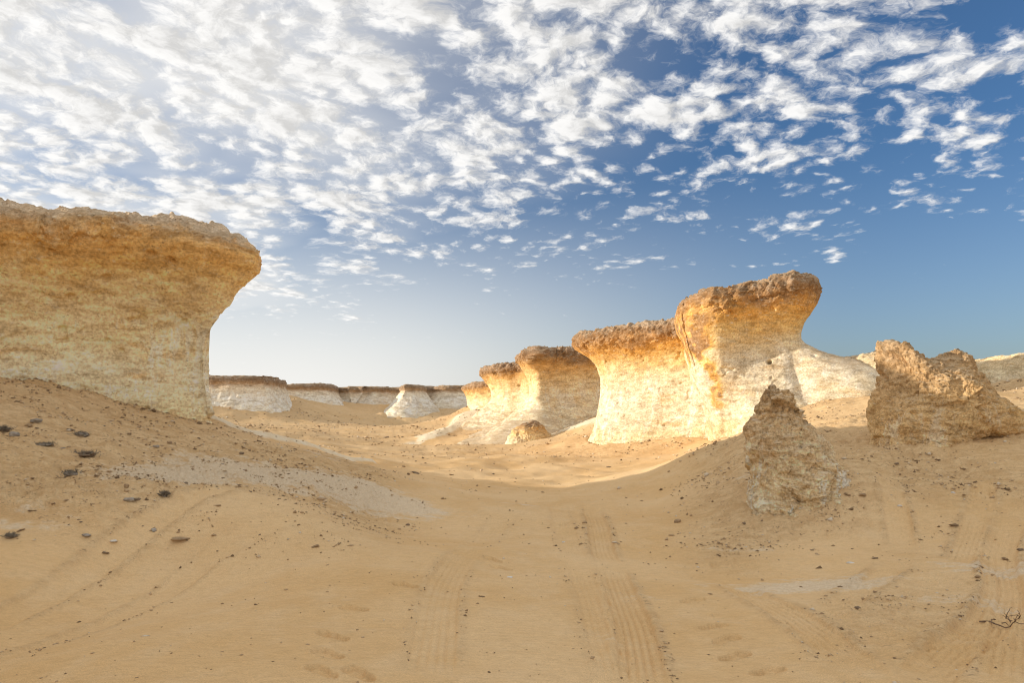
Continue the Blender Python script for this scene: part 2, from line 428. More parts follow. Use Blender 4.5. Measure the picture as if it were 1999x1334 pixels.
    # sparse pits
    pit = vnoise(q * np.array([4.2, 4.2, 5.0]), 31)
    disp -= wall * 0.07 * sstep(0.76, 0.93, pit) * rough
    for (hx, hy, hz, rad, dep) in holes:
        dd = np.linalg.norm((flat - np.array([hx, hy, hz])) * np.array([1, 0.35, 1]), axis=1)
        disp -= dep * sstep(rad, rad * 0.45, dd + 0.12 * rad * vnoise(q * 6, 40))
    flat = flat + Nf * disp[:, None]
    # ragged broken rubble on the upper rim
    return flat.reshape(P.shape), T


def split_mesa(name, label, category, P, T, mat, cap_t, parent=None, wall_name='cliff_wall', cap_name='cap_rock', mats=None):
    """one thing > cliff wall + cap rock, cut along the row where the cap begins"""
    nr, nc = T.shape
    k = int(np.searchsorted(np.median(T, axis=1), cap_t))
    N = grid_normals(P, True)
    root = parent
    if root is None:
        root = link(name, None, label=label, category=category)
        root.location = (float(P[0, :, 0].mean()), float(P[0, :, 1].mean()), float(P[0, :, 2].min()))
    loc = np.array(root.location)
    for nm, a, b in ((wall_name, 0, k + 1), (cap_name, k, nr)):
        me = mesh_from(P[a:b].reshape(-1, 3) - loc, grid_quads(b - a, nc, True), nm)
        attr(me, 'hgt', T[a:b].ravel())
        me.normals_split_custom_set_from_vertices(N[a:b].reshape(-1, 3).tolist())
        link(nm, me, mat, root)
    return root


def one_rock(name, label, category, P, T, mat, parent=None, wrap=True, **kw):
    nr, nc = T.shape
    c = np.array([P[..., 0].mean(), P[..., 1].mean(), P[..., 2].min()])
    if parent is not None: c = np.array(parent.location)
    me = mesh_from(P.reshape(-1, 3) - c, grid_quads(nr, nc, wrap), name)
    attr(me, 'hgt', T.ravel())
    if parent is None:
        o = link(name, me, mat, None, label=label, category=category, **kw); o.location = c
    else:
        o = link(name, me, mat, parent)
    return o


# --- left mesa
zL = -0.2
cols = [(-14.0, 11.2, 0.4, 6.0, 'front', .8), (-10.3, 12.9, 0.4, 5.62, 'front', .8), (-8.0, 13.7, 0.4, 5.65, 'front', .9), (-6.25, 14.2, 0.5, 5.6, 'left', .92),
        (-6.46, 14.75, 0.5, 5.6, 'left', .93), (-7.2, 15.1, 0.4, 5.5, 'left', .5), (-10, 15.2, .2, 5.5, 'left', .4), (-15.5, 15.4, .2, 5.8, 'front', .5),
        (-23, 15.8, .2, 6.2, 'front', .6), (-29, 13, .2, 6.9, 'front', .8), (-27, 3, .2, 7.0, 'front', .8), (-23, -8, .2, 7.0, 'front', .8), (-17, -8, .2, 7.0, 'front', .8),
        (-13.4, 0, .2, 6.9, 'front', .8), (-13.6, 6.8, .3, 6.7, 'front', .8)]
hl = [(*at(265, 496, 12.9), .09, .16), (*at(325, 512, 13.2), .13, .13), (*at(318, 522, 13.2), .10, .10), (*at(386, 508, 13.6), .05, .08)]
P, T = mesa_mesh(cols, ((-8.6, 14.45), (-20.0, 3)), 640, 260, holes=hl, seed=1, rough=1.0, cap_rough=.95, flute=1.2)
split_mesa('rock_mesa', 'large overhanging ochre mesa filling the left edge of the view', 'mesa', P, T, M_LEFT, 0.86)

# --- right mesa: lower left lobe, taller head, pale shoulder
cols = [(X(1154, 32), 32, -.6, 5.35, 'lobe', 1.0), (X(1185, 30.6), 30.6, -.6, 5.3, 'lobe', .9), (X(1290, 28.6), 28.6, -.5, 5.35, 'lobe', .75), (X(1395, 27.2), 27.2, -.4, 5.55, 'lobe', .7),
        (10.2, 27.4, -.2, 5.6, 'lobe', .7), (12.4, 31, -.4, 5.6, 'lobe', .7), (11, 36, -.5, 5.5, 'lobe', .7), (6.5, 37.5, -.5, 5.4, 'lobe', .8), (X(1152, 34.2), 34.6, -.6, 5.4, 'lobe', .95)]
hl = [(*at(1283, 712, 28.8), .10, .2), (*at(1328, 690, 28.1), .09, .2), (*at(1295, 830, 28.6), .12, .2), (*at(1240, 850, 29.2), .10, .18), (*at(1310, 760, 28.3), .08, .15)]
P, T = mesa_mesh(cols, ((5.3, 33.2), (9.5, 31.2)), 450, 220, holes=hl, seed=2, rough=1.0)
R = split_mesa('rock_mesa', 'tallest stepped mesa with dark brown cap and bright cream wall, right of centre', 'mesa', P, T, M_RIGHT, 0.86)
cols = [(X(1392, 25.6), 25.6, 0.0, 5.85, 'buttr', 1.0), (X(1398, 25.0), 25.0, 0.0, 5.87, 'buttr', 1.0), (X(1412, 24.55), 24.5, .1, 5.9, 'buttr', .85), (X(1480, 23.9), 23.9, .2, 6.1, 'headf', .85), (X(1540, 23.7), 23.7, .3, 6.3, 'headf', 1.0),
        (X(1568, 24.1), 24.2, .3, 6.38, 'headr', .95), (10.7, 25.8, .3, 6.35, 'headr', 1.1), (10.9, 28.0, .3, 6.2, 'headr', .8), (9.3, 29.0, .2, 6.0, 'head', .8), (7.9, 27.6, .0, 5.9, 'buttr', .9)]
hl = [(*at(1505, 704, 23.5), .13, .30), (*at(1425, 650, 24.0), .05, .12), (*at(1480, 752, 23.2), .05, .1)]
P, T = mesa_mesh(cols, ((8.6, 26.6), (10.0, 26.2)), 420, 250, holes=hl, seed=3, rough=1.0)
bx = 999.5 + P[..., 0] / P[..., 1] * F; by = HOR - (P[..., 2] - EYE) / P[..., 1] * F
edge = np.interp(by, [560, 640, 700, 740, 770, 800, 840], [1335, 1345, 1362, 1378, 1392, 1398, 1398])
T = np.clip(T + 0.52 * np.exp(-((bx - edge - 6) / 24) ** 2) * sstep(830, 780, by) * (P[..., 1] < 27) * (T < .86) * np.clip(.7 + .9 * fbm(P * 2.2, 3, seed=90), 0, 1.2), 0, np.maximum(T, .90))
split_mesa(None, None, None, P, T, M_RIGHT, 0.88, parent=R)
cols = [(9.6, 23.6, .0, 3.5, 'apron', .7), (10.9, 21.0, .2, 3.75, 'apron', .8), (13.0, 20.2, .3, 3.6, 'apron', .9), (15.2, 20.5, .3, 3.2, 'apron', 1.0), (18.0, 22.4, .3, 2.7, 'apron', 1.0),
        (18.8, 25.8, .3, 2.7, 'apron', .9), (15.5, 28.2, .3, 3.0, 'apron', .8), (12.2, 28.0, .3, 3.5, 'apron', .7), (10.0, 26.4, .1, 3.6, 'apron', .6)]
P, T = mesa_mesh(cols, ((11.6, 24.6), (15.4, 24.7)), 320, 120, seed=4, rough=1.0, cap_t=.90, cap_rough=.9, flute=2.5, fine=1.5)
one_rock('pale_shoulder', None, None, P, T, M_PALE, parent=R)

# --- middle mesas
cols = [(X(1040, 46.6), 47.6, -.6, 5.75, 'wallf', 1.5), (X(1052, 45.6), 45.9, -.6, 5.8, 'wallf', 1.5), (X(1085, 46), 46.2, -.5, 5.85, 'wallf', .85), (X(1130, 46), 46.0, -.5, 5.8, 'wallf', .8), (X(1185, 45), 46.6, -.4, 5.8, 'wallf', .7), (10.5, 47.4, -.4, 5.7, 'wallf', .8),
        (12.5, 50, -.4, 5.7, 'wallf', .8), (9, 54, -.4, 5.7, 'wallf', .8), (3.5, 53.5, -.4, 5.7, 'wallf', .9), (X(1040, 47), 50, -.5, 5.75, 'wallf', 1.4)]
P, T = mesa_mesh(cols, ((3.6, 49.5), (9.5, 49.8)), 360, 200, seed=5, rough=1.2, cap_rough=1.3)
split_mesa('rock_mesa', 'shaded tan mesa with dark cap directly left of the tallest mesa', 'mesa', P, T, M_MID, 0.86)
cols = [(X(962, 56), 57, -.4, 5.3, 'wallf', 1.5), (X(985, 55), 54.8, -.4, 5.35, 'wallf', 1.0), (X(1015, 54), 54.0, -.4, 5.4, 'wallf', .8), (X(1045, 53), 53.0, -.4, 5.4, 'wallf', .8), (4.5, 54, -.4, 5.4, 'wallf', .8), (4.0, 60, -.4, 5.3, 'wallf', .8), (-.2, 62, -.4, 5.2, 'wallf', .9), (X(962, 56), 60, -.4, 5.2, 'wallf', 1.4)]
P, T = mesa_mesh(cols, ((-.2, 58), (2.4, 57.5)), 280, 170, seed=6, rough=1.2, cap_rough=1.3)
split_mesa('rock_mesa', 'small overhanging mesa with brown cap at the left end of the middle row', 'mesa', P, T, M_MID, 0.85)
cols = [(X(915, 66), 67, .0, 4.1, 'wallf', .8), (X(938, 64), 64.4, .0, 4.25, 'wallf', .8), (X(985, 63), 63.2, .0, 4.5, 'wallf', .8), (2, 66, 0, 4.5, 'wallf', .7), (2, 72, 0, 4.3, 'wallf', .7), (-2, 73, 0, 4.1, 'wallf', .7), (X(913, 67), 70, 0, 4.1, 'wallf', .8)]
P, T = mesa_mesh(cols, ((-2.6, 69), (0.5, 69)), 200, 120, seed=7, rough=1.2)
split_mesa('rock_mesa', 'low brown-edged mesa just behind the small overhanging one', 'mesa', P, T, M_MID, 0.88)

# --- far mesas and ridges
def far(label, cols, seg, seed, nu=240, nv=110, cap=.85, mat=None, rough=1.0):
    P, T = mesa_mesh(cols, seg, nu, nv, ntop=10, seed=seed, rough=rough, cap_rough=.8, flute=2.0)
    return split_mesa('rock_ridge', label, 'ridge', P, T, mat or M_FAR, cap)

def blob(pxl, pxr, Yf, depth, zb, zt, prof='slope', amp=1.0, bow=2.5):
    xl, xr = X(pxl, Yf), X(pxr, Yf); w = xr - xl
    pts = [(xl, Yf + depth * .35), (xl + w * .2, Yf + bow * .35), (xl + w * .5, Yf), (xl + w * .82, Yf + bow * .25), (xr, Yf + bow * 1.2), (xr - w * .04, Yf + depth * .6),
           (xr - w * .2, Yf + depth), (xl + w * .3, Yf + depth), (xl, Yf + depth * .75)]
    return [(x, y, zb, zt, prof, amp) for x, y in pts]

far('flat-topped far mesa with dark cap just right of the big left mesa', blob(330, 528, 74, 16, -.6, 5.45, amp=1.25, bow=2.0), ((-36, 82), (-28, 82)), 11, 300)
far('long low far ridge with dark cap and white foot, left of the bowl', blob(420, 664, 93, 22, -.5, 5.35, amp=2.3, bow=4), ((-36, 104), (-27, 104)), 12, 300)
far('white pyramid-sided far spur left of the central spur', blob(625, 805, 104, 20, .2, 5.3, amp=3.0, bow=4), ((-20, 116), (-14, 116)), 13, 260)
far('central far spur with a bright sunlit left flank', blob(712, 860, 93, 26, -.6, 5.25, amp=2.5, bow=5), ((-14.5, 106), (-13.2, 116)), 14, 260)
far('white far ridge at the right end of the bowl', blob(785, 990, 100, 24, -.2, 5.35, amp=2.6, bow=4), ((-9, 114), (-3, 114)), 15, 240)
cols = [(-75, 110, -.5, 5.4, 'slope', 2.0), (-50, 106, -.5, 5.4, 'slope', 2.2), (-36, 104, -.5, 5.35, 'slope', 2.4), (-29, 106.5, -.5, 5.3, 'slope', 2.0), (-24.5, 103, -.5, 5.35, 'slope', 2.8), (-20, 106, -.5, 5.3, 'slope', 2.0), (-15, 104, -.5, 5.4, 'slope', 2.4),
        (-10.5, 105.5, -.5, 5.4, 'slope', 2.0), (-6, 102, -.5, 5.5, 'slope', 2.6), (0, 104, -.5, 5.5, 'slope', 2.2), (14, 106, -.5, 5.6, 'slope', 2.2), (50, 115, -.5, 6, 'slope', 2),
        (60, 170, -.5, 6, 'slope', 2), (0, 190, -.5, 6, 'slope', 2), (-80, 170, -.5, 6, 'slope', 2)]
far('long white plateau wall with thin dark rim closing the valley behind the far spurs', cols, ((-50, 145), (40, 145)), 16, 520)

# --- far right slope
cols = [(X(1880, 30), 31, .6, 4.0, 'hump', .3), (X(1905, 29), 27.8, .6, 4.0, 'hump', .5), (22.0, 26.0, .6, 3.7, 'hump', .9), (28, 28, .6, 3.0, 'hump', 1.0), (32, 33, .6, 2.8, 'hump', 1.0), (26, 37, .6, 3.2, 'hump', 1.0), (X(1880, 33), 34.5, .6, 3.9, 'hump', .4)]
P, T = mesa_mesh(cols, ((21.6, 32), (27, 32)), 240, 90, seed=8, rough=1.0, cap_t=.95, cap_rough=.6)
one_rock('rock_outcrop', 'low pale outcrop sloping away behind the right boulder at the frame edge', 'rock', P, T, M_PALE)


# --- boulders given by their outline, swollen to a body with real depth
def inflate(outline, Y, depth, ctr, nr=170, nc=330, pw=2.2, lean=0.0, seed=0, rough=1.0, rings=None):
    pts = np.array([(X(a, Y), Z(b, Y)) for a, b in outline])
    dense = catmull_closed(pts, 40)
    seglen = np.linalg.norm(np.roll(dense, -1, 0) - dense, axis=1); s = np.concatenate([[0], np.cumsum(seglen)]); s /= s[-1]
    ii = np.interp(np.linspace(0, 1, nc, endpoint=False), s, np.arange(len(dense) + 1))
    i0 = np.floor(ii).astype(int) % len(dense); fr = (ii - np.floor(ii))[:, None]
    D = dense[i0] * (1 - fr) + dense[(i0 + 1) % len(dense)] * fr
    C = np.array([X(ctr[0], Y), Z(ctr[1], Y)])
    zmin, zmax = D[:, 1].min(), D[:, 1].max()
    a = np.concatenate([np.linspace(-math.pi / 2, 0.25, int(nr * .8), endpoint=False), np.linspace(0.25, math.pi / 2, nr - int(nr * .8))])
    P = np.zeros((nr, nc, 3)); T = np.zeros((nr, nc))
    for r, t in enumerate(a):
        sc = abs(math.cos(t)) ** (2 / pw); yy = math.copysign(abs(math.sin(t)) ** (2 / pw), math.sin(t))
        q = C + (D - C) * sc
        hh = (q[:, 1] - zmin) / (zmax - zmin)
        P[r, :, 0] = q[:, 0]; P[r, :, 2] = q[:, 1]
        P[r, :, 1] = Y + yy * depth * (1.15 - 0.55 * hh) + lean * (hh - 0.5)
        T[r] = hh
    # make outward
    N = grid_normals(P, True)
    cen = P.reshape(-1, 3).mean(0)
    if ((P - cen) * N).sum() < 0:
        P = P[:, ::-1]; T = T[:, ::-1]; N = grid_normals(P, True)
    f = P.reshape(-1, 3); q = f + seed * 7.3
    dsp = .08 * fbm(q * 1.5, 4, .55, seed=3) + .06 * facet(q * np.array([1.7, 1.7, 2.2]), 4) + .034 * facet(q * 3.8, 6) * (1.0 - .4 * T.ravel()) + .020 * facet(q * 11.0, 8) + .016 * fbm(q * 15, 3, .65, seed=9)
    up = .75 + .35 * T.ravel()
    f = f + N.reshape(-1, 3) * (dsp * up * rough)[:, None]
    return f.reshape(P.shape), T


P, T = inflate([(1440, 1070), (1455, 1010), (1464, 940), (1464, 885), (1468, 832), (1486, 798), (1503, 768), (1524, 747), (1544, 764), (1560, 795), (1578, 818), (1592, 842),
                (1616, 866), (1640, 900), (1668, 945), (1690, 1000), (1690, 1060), (1610, 1095), (1510, 1095)], 10.2, .70, (1540, 950), seed=1, lean=.5, rough=1.35, pw=2.0)
one_rock('pinnacle_rock', 'jagged cone-shaped brown and white rock standing in the right foreground', 'rock', P, T, M_CRUST)
P, T = inflate([(1706, 960), (1708, 880), (1704, 822), (1722, 772), (1736, 722), (1746, 680), (1764, 664), (1784, 680), (1806, 693), (1840, 691), (1866, 690), (1886, 684), (1903, 702),
                (1926, 742), (1948, 775), (1972, 812), (1975, 850), (1930, 866), (1885, 860), (1840, 890), (1770, 960)], 13.0, 1.15, (1830, 795), seed=2, lean=.6, pw=2.2, rough=1.0)
one_rock('boulder', 'big rough tan boulder with two peaks on the slope at right', 'rock', P, T, M_BOULDER)

# ------------------------------------------------------------------ ground
CP = []
def cp(px, py, Y): CP.append(at(px, py, Y))
def cz(x, y, z): CP.append((x, y, z))
for a in np.linspace(-180, 180, 9)[:-1]:
    cz(2.5 * math.sin(math.radians(a)), 2.5 * math.cos(math.radians(a)), 0)
for x, y in ((-3, 5), (0, 5), (3, 5), (-4, 7.5), (0, 8), (4.5, 7.5), (0, 11), (2.2, 11.5), (-2, 10), (7, 6), (-6.5, 6.2)): cz(x, y, 0.0)
for x, y, z in ((-14, 4, .5), (-18, 10, 1.5), (-12, -6, .3), (0, -12, 0.2), (12, -6, .3), (16, 4, .6), (0, -60, 1), (-60, -40, 1), (60, -40, 1), (-80, 40, 1.5), (80, 40, 2)): cz(x, y, z)
# left mound
for p in ((0, 745, 12.6), (120, 772, 12.8), (240, 798, 13.2), (330, 812, 13.5), (430, 838, 13.6), (520, 868, 13.5), (610, 893, 13.3), (700, 915, 13.1), (790, 938, 12.9), (860, 954, 12.8),
          (0, 850, 10.2), (150, 880, 10.1), (300, 900, 10.4), (450, 915, 10.8), (600, 940, 10.9), (0, 980, 8.2), (200, 1000, 8.0), (400, 1005, 8.2), (600, 990, 8.9), (-300, 800, 11), (-300, 1000, 7.6)):
    cp(*p)
# behind the mound, white spur foot, valley floor
for p in ((440, 838, 15.6), (470, 850, 17), (560, 872, 18), (650, 893, 19), (720, 905, 19.5), (820, 925, 19), (900, 940, 17.5), (980, 962, 14.8), (1100, 972, 13.4), (1200, 972, 13.4), (1000, 935, 18), (1150, 935, 17.5),
          (850, 893, 27), (950, 890, 27.5), (1080, 895, 26), (800, 872, 37), (720, 860, 42), (640, 850, 44), (560, 838, 46), (880, 868, 38), (480, 832, 50)):
    cp(*p)
# far bowl
for p in ((440, 815, 72), (545, 826, 72), (560, 805, 84), (540, 778, 92), (600, 792, 92), (655, 806, 92), (690, 803, 100), (740, 812, 98), (760, 828, 92), (830, 831, 91), (870, 812, 96), (905, 805, 100), (850, 842, 75),
          (700, 830, 75), (620, 826, 75)):
    cp(*p)
for x, y, z in ((-60, 115, 3.5), (-30, 125, 3), (0, 130, 3), (30, 125, 3), (60, 90, 3), (0, 300, 3), (-300, 300, 3), (300, 300, 3), (0, 3000, 3), (-3000, 0, 3), (3000, 0, 3), (0, -3000, 3), (0, -300, 2)): cz(x, y, z)
# middle mesas' skirts
for p in ((800, 884, 45), (870, 862, 47), (915, 838, 58), (960, 846, 51), (1010, 866, 43), (1050, 850, 45), (1110, 845, 44.5), (1165, 822, 43.5), (1000, 890, 33), (1100, 875, 34), (1140, 858, 36), (905, 815, 66), (930, 806, 70)):
    cp(*p)
# right talus
for p in ((1155, 886, 31.4), (1200, 887, 29.8), (1300, 878, 28), (1390, 878, 26.4), (1440, 860, 23.6), (1500, 822, 22.3), (1580, 812, 21.3), (1660, 800, 21), (1730, 790, 21.2), (1250, 920, 21), (1350, 905, 20), (1420, 880, 19),
          (1290, 968, 13.2), (1380, 915, 13.6), (1470, 850, 14.2), (1470, 1003, 9.9), (1420, 950, 11.2), (1540, 1016, 9.5), (1640, 950, 9.75), (1690, 918, 10.4), (1700, 955, 9.6), (1760, 980, 9.4), (1650, 872, 13.4), (1690, 876, 12.8), (1720, 870, 12.4), (1830, 866, 12.0),
          (1920, 848, 12.3), (2000, 834, 12.4), (2150, 818, 12.5), (1800, 915, 11.0), (1900, 900, 10.9), (2000, 920, 10.4), (2000, 1010, 8.8), (1850, 1000, 9.1), (1700, 1030, 9.0), (2150, 950, 9.8), (1600, 840, 17), (1680, 825, 17.5), (1750, 812, 17.5), (1800, 790, 22), (1900, 770, 25), (1990, 770, 25), (2200, 760, 24)):
    cp(*p)
CP = np.array(CP)


def uv(x, y):
    r = np.sqrt(x * x + y * y + 4.0)
    return np.stack([np.arctan2(x, y + 1e-9) * 1.0, np.log(r)], -1)


_cu = uv(CP[:, 0], CP[:, 1])
def _k(d2): return np.where(d2 > 1e-12, 0.5 * d2 * np.log(np.maximum(d2, 1e-12)), 0.0)
_n = len(CP)
_A = np.zeros((_n + 3, _n + 3))
_A[:_n, :_n] = _k(((_cu[:, None] - _cu[None]) ** 2).sum(-1)) + np.eye(_n) * 2e-4
_A[:_n, _n] = 1; _A[:_n, _n + 1:] = _cu; _A[_n, :_n] = 1; _A[_n + 1:, :_n] = _cu.T
_w = np.linalg.solve(_A, np.concatenate([CP[:, 2], [0, 0, 0]]))


def ground_base(x, y):
    u = uv(x, y); out = np.full(len(x), 0.0)
    out += _w[_n] + u @ _w[_n + 1:]
    for i in range(_n):
        out += _w[i] * _k((u[:, 0] - _cu[i, 0]) ** 2 + (u[:, 1] - _cu[i, 1]) ** 2)
    far_ = sstep(150, 400, np.hypot(x, y))
    return out * (1 - far_) + 3.0 * far_


def gpt(px, py):
    """pixel on the flat foreground -> plan position"""
    Y = EYE * F / (py - HOR); return (X(px, Y), Y)


TRACKS = [  # pixel polyline, width m, depth m, tread strength
    ([(835, 1345), (868, 1150), (925, 1070), (985, 1010), (1060, 985)], .30, .018, .7),
    ([(1258, 1345), (1238, 1220), (1205, 1130), (1178, 1060), (1160, 1000), (1150, 975)], .28, .030, 1.0),
    ([(1215, 1345), (1180, 1230), (1150, 1140), (1120, 1070), (1092, 1000), (1080, 975)], .26, .012, .5),
    ([(1720, 1345), (1630, 1262), (1560, 1205), (1490, 1160), (1420, 1110)], .30, .030, 1.0),
    ([(1775, 1345), (1860, 1270), (1925, 1210), (1960, 1150), (1950, 1090), (1990, 1040)], .30, .045, .8),
    ([(1868, 1110), (1893, 1075), (1915, 1045), (1922, 1018)], .27, .035, 1.0),
    ([(1765, 1075), (1748, 1045), (1725, 1022), (1690, 1010)], .27, .030, .8),
    ([(1640, 1185), (1680, 1140), (1760, 1100)], .28, .04, .5),
    ([(1960, 1345), (1975, 1230), (1985, 1150), (1970, 1100)], .28, .025, .8),
    ([(-60, 1190), (150, 1120), (330, 1075), (500, 1045), (640, 1030)], .34, .030, .3),
    ([(-60, 1290), (180, 1185), (400, 1105), (600, 1070)], .34, .022, .3),
]
FOOT = [(650, 1258, -60), (640, 1294, -55), (628, 1331, -50), (690, 1201, -65), (700, 1332, -50), (792, 1157, -60), (963, 1093, -40), (978, 1108, -50), (1392, 1216, 60),
        (1418, 1242, 55), (1434, 1273, 60), (1498, 1307, 65), (1352, 1160, 60), (1105, 1018, 50)]


def poly_dense(pts, n=140):
    P = np.array([gpt(*p) for p in pts]); t = np.linspace(0, len(P) - 1, n)
    # Catmull-Rom through the points
    Q = np.vstack([2 * P[0] - P[1], P, 2 * P[-1] - P[-2]])
    i = np.minimum(t.astype(int), len(P) - 2); f = (t - i)[:, None]
    p0, p1, p2, p3 = Q[i], Q[i + 1], Q[i + 2], Q[i + 3]
    return 0.5 * (2 * p1 + (p2 - p0) * f + (2 * p0 - 5 * p1 + 4 * p2 - p3) * f ** 2 + (3 * p1 - 3 * p2 + p3 - p0) * f ** 3)


def rough_mask(x, y):
    """where the ground is stony rather than drifted sand"""
    r = np.hypot(x, y); a = x / np.maximum(y, 0.1)
    n = fbm(np.stack([x * .35, y * .35, x * 0], -1), 3, seed=50)
    left = sstep(-.10, -.26, a + .004 * 0) * sstep(7.0, 8.6, y) * sstep(18, 15.5, y)
    right = sstep(.20, .34, a) * sstep(7.5, 9.5, y + 1.2 * n) * sstep(30, 25, y)
    rnear = sstep(.42, .55, a + .06 * n) * sstep(4.0, 5.5, y) * .55
    mid = sstep(22, 30, r) * .55
    return np.clip(np.maximum.reduce([left, right, rnear, mid]) * (0.55 + 0.6 * n + .25), 0, 1)


def ground_full(x, y, detail=True):
    z = ground_base(x, y)
    r = np.hypot(x, y)
    q = np.stack([x, y, np.zeros_like(x)], -1)
    rm = rough_mask(x, y)
    z += 0.035 * fbm(q * .7, 3, seed=60) * np.minimum(r / 8, 2)
    z += rm * (0.045 * fbm(q * 1.6, 4, .55, seed=61) + 0.020 * billow(q * np.array([5.0, 6.5, 1]), 3, .6, seed=62))
    z += (1 - rm) * 0.010 * fbm(q * np.array([1.2, 2.6, 1]), 4, seed=64)
    near = sstep(16, 9, r)
    z += near * rm * 0.014 * billow(q * np.array([14, 17, 1.0]), 2, .6, seed=66)
    sl = np.where((r < 20) & (y > 2) & (rm > .08))[0]
    if len(sl):
        pf = np.stack([x[sl] * 3.6 + .25 * vnoise(q[sl] * 3, 91), y[sl] * 5.2, sl * 0.0], -1)
        z[sl] += np.clip(rm[sl], 0, 1) * np.clip(.35 + 1.2 * fbm(q[sl] * 1.1, 2, seed=92), 0, 1) * (.034 * facet(pf, 11) + .016 * facet(pf * 2.6, 12))
    lift = np.zeros_like(z); spur_mask(x, y, lift); z += lift
    fb = foot_bank(x, y)
    z += fb * np.minimum(.012 * r, .7) * (1 + .35 * fbm(q * .4, 3, seed=65)) * sstep(15, 20, r)
    rm = np.clip(rm + .7 * fb, 0, 1)
    # drift streaks, left foreground
    z += sstep(-.5, -2.5, x) * near * 0.012 * fbm(np.stack([x * .6 - y * .5, (x * .5 + y * 1.2) * 3.2, x * 0], -1), 3, seed=68)
    return z, rm


SPURS = [(at(425, 832, 15.8), at(725, 900, 19.5), .42, .18), (at(790, 886, 44), at(920, 812, 62), 1.3, .7), (at(985, 880, 42), at(1042, 828, 47), .8, .5), (at(1085, 854, 43), at(1180, 806, 40), .9, .6)]
def spur_mask(x, y, lift=None):
    """white rock ribs that surface through the sand"""
    sp = np.zeros(len(x))
    wob = fbm(np.stack([x * .5, y * .3, x * 0], -1), 3, seed=70)
    for p0, p1, w, h in SPURS:
        a = np.array(p0[:2]); ab = np.array(p1[:2]) - a
        t = np.clip(((x - a[0]) * ab[0] + (y - a[1]) * ab[1]) / (ab @ ab), 0, 1)
        ww = w * (0.55 + .8 * t if h > .3 else 1.25 - .8 * t)
        d = np.hypot(x - a[0] - t * ab[0], y - a[1] - t * ab[1]) + wob * w * .5
        e = np.exp(-(np.maximum(d, 0) / ww) ** 2)
        if lift is not None: lift += h * (0.25 + .75 * t if h > .3 else 1) * e
        sp = np.maximum(sp, e)
    return sp


def foot_bank(x, y):
    """drifted sand and scree heaped against every rock foot: 1 at the rock, 0 away from it"""
    out = np.zeros(len(x))
    for f in FEET:
        dist = float(np.hypot(*f.mean(0))); w = .035 * dist + .1
        c = f[::6]; lo = c.min(0) - 5 * w; hi = c.max(0) + 5 * w
        s = np.where((x > lo[0]) & (x < hi[0]) & (y > lo[1]) & (y < hi[1]))[0]
        if len(s) == 0: continue
        best = np.full(len(s), 1e9)
        for k in range(len(c)):
            a = c[k]; ab = c[(k + 1) % len(c)] - a; t = np.clip(((x[s] - a[0]) * ab[0] + (y[s] - a[1]) * ab[1]) / max(ab @ ab, 1e-9), 0, 1)
            best = np.minimum(best, (x[s] - a[0] - t * ab[0]) ** 2 + (y[s] - a[1] - t * ab[1]) ** 2)
        out[s] = np.maximum(out[s], np.exp(-np.sqrt(best) / w))
    return out


def carve(x, y, z):
    crumb = np.zeros_like(z); smoothz = np.zeros_like(z)
    for pts, w, dep, tr in TRACKS:
        dep *= 1.05
        L = poly_dense(pts)
        lo, hi = L.min(0) - .6, L.max(0) + .6
        s = np.where((x > lo[0]) & (x < hi[0]) & (y > lo[1]) & (y < hi[1]))[0]
        if len(s) == 0: continue
        tg = np.gradient(L, axis=0); tg /= np.linalg.norm(tg, axis=1, keepdims=True)
        arc = np.concatenate([[0], np.cumsum(np.linalg.norm(np.diff(L, axis=0), axis=1))])
        best = np.full(len(s), 1e9); bi = np.zeros(len(s), int)
        for k in range(len(L)):
            d2 = (x[s] - L[k, 0]) ** 2 + (y[s] - L[k, 1]) ** 2
            m = d2 < best; best[m] = d2[m]; bi[m] = k
        dx = x[s] - L[bi, 0]; dy = y[s] - L[bi, 1]
        lat = dx * tg[bi, 1] - dy * tg[bi, 0]; along = arc[bi] + dx * tg[bi, 0] + dy * tg[bi, 1]
        endf = sstep(0.0, .5, along) * sstep(arc[-1], arc[-1] - .6, along)
        q = np.stack([x[s] * .9, y[s] * .9, x[s] * 0], -1)
        fade = np.clip(.75 + .8 * vnoise(q, 80), 0.12, 1) * endf
        al = np.abs(lat) + .012 * vnoise(q * 9, 82)
        inside = sstep(w / 2 + .03, w / 2 - .02, al)
        berm = np.exp(-((al - w / 2 - .05) / .045) ** 2)
        gq = np.abs(((lat / w * 5) % 1.0) - .5); groove = .4 - np.exp(-(gq / .16) ** 2)
        lug = np.where(np.abs(lat) > w * .28, np.sign(np.sin(along / .045 * 2 * math.pi * .5 + np.sign(lat) * 1.2)) * .5, 0)
        dz = -dep * inside + berm * dep * (.55 + .5 * vnoise(q * 7, 83)) + inside * tr * (.017 * groove + .009 * lug)
        z[s] += dz * fade
        crumb[s] = np.maximum(crumb[s], berm * fade * min(1, dep / .03)); smoothz[s] = np.maximum(smoothz[s], inside * fade)
    for (px, py, rot) in FOOT:
        fx, fy = gpt(px, py); a = math.radians(rot)
        s = np.where((np.abs(x - fx) < .3) & (np.abs(y - fy) < .3))[0]
        dx = x[s] - fx; dy = y[s] - fy
        u = dx * math.sin(a) + dy * math.cos(a); v = dx * math.cos(a) - dy * math.sin(a)
        wv = np.where(u > 0, .052, .040)
        e = (np.maximum(np.abs(u) - .09, 0) / .055) ** 2 + (v / wv) ** 2
        z[s] += -.030 * (1 + .5 * vnoise(np.stack([x[s] * 25, y[s] * 25, x[s] * 0], -1), 5)) * sstep(1.2, .7, e) + .008 * np.exp(-((np.sqrt(e) - 1.35) / .28) ** 2)
    return z, crumb, smoothz


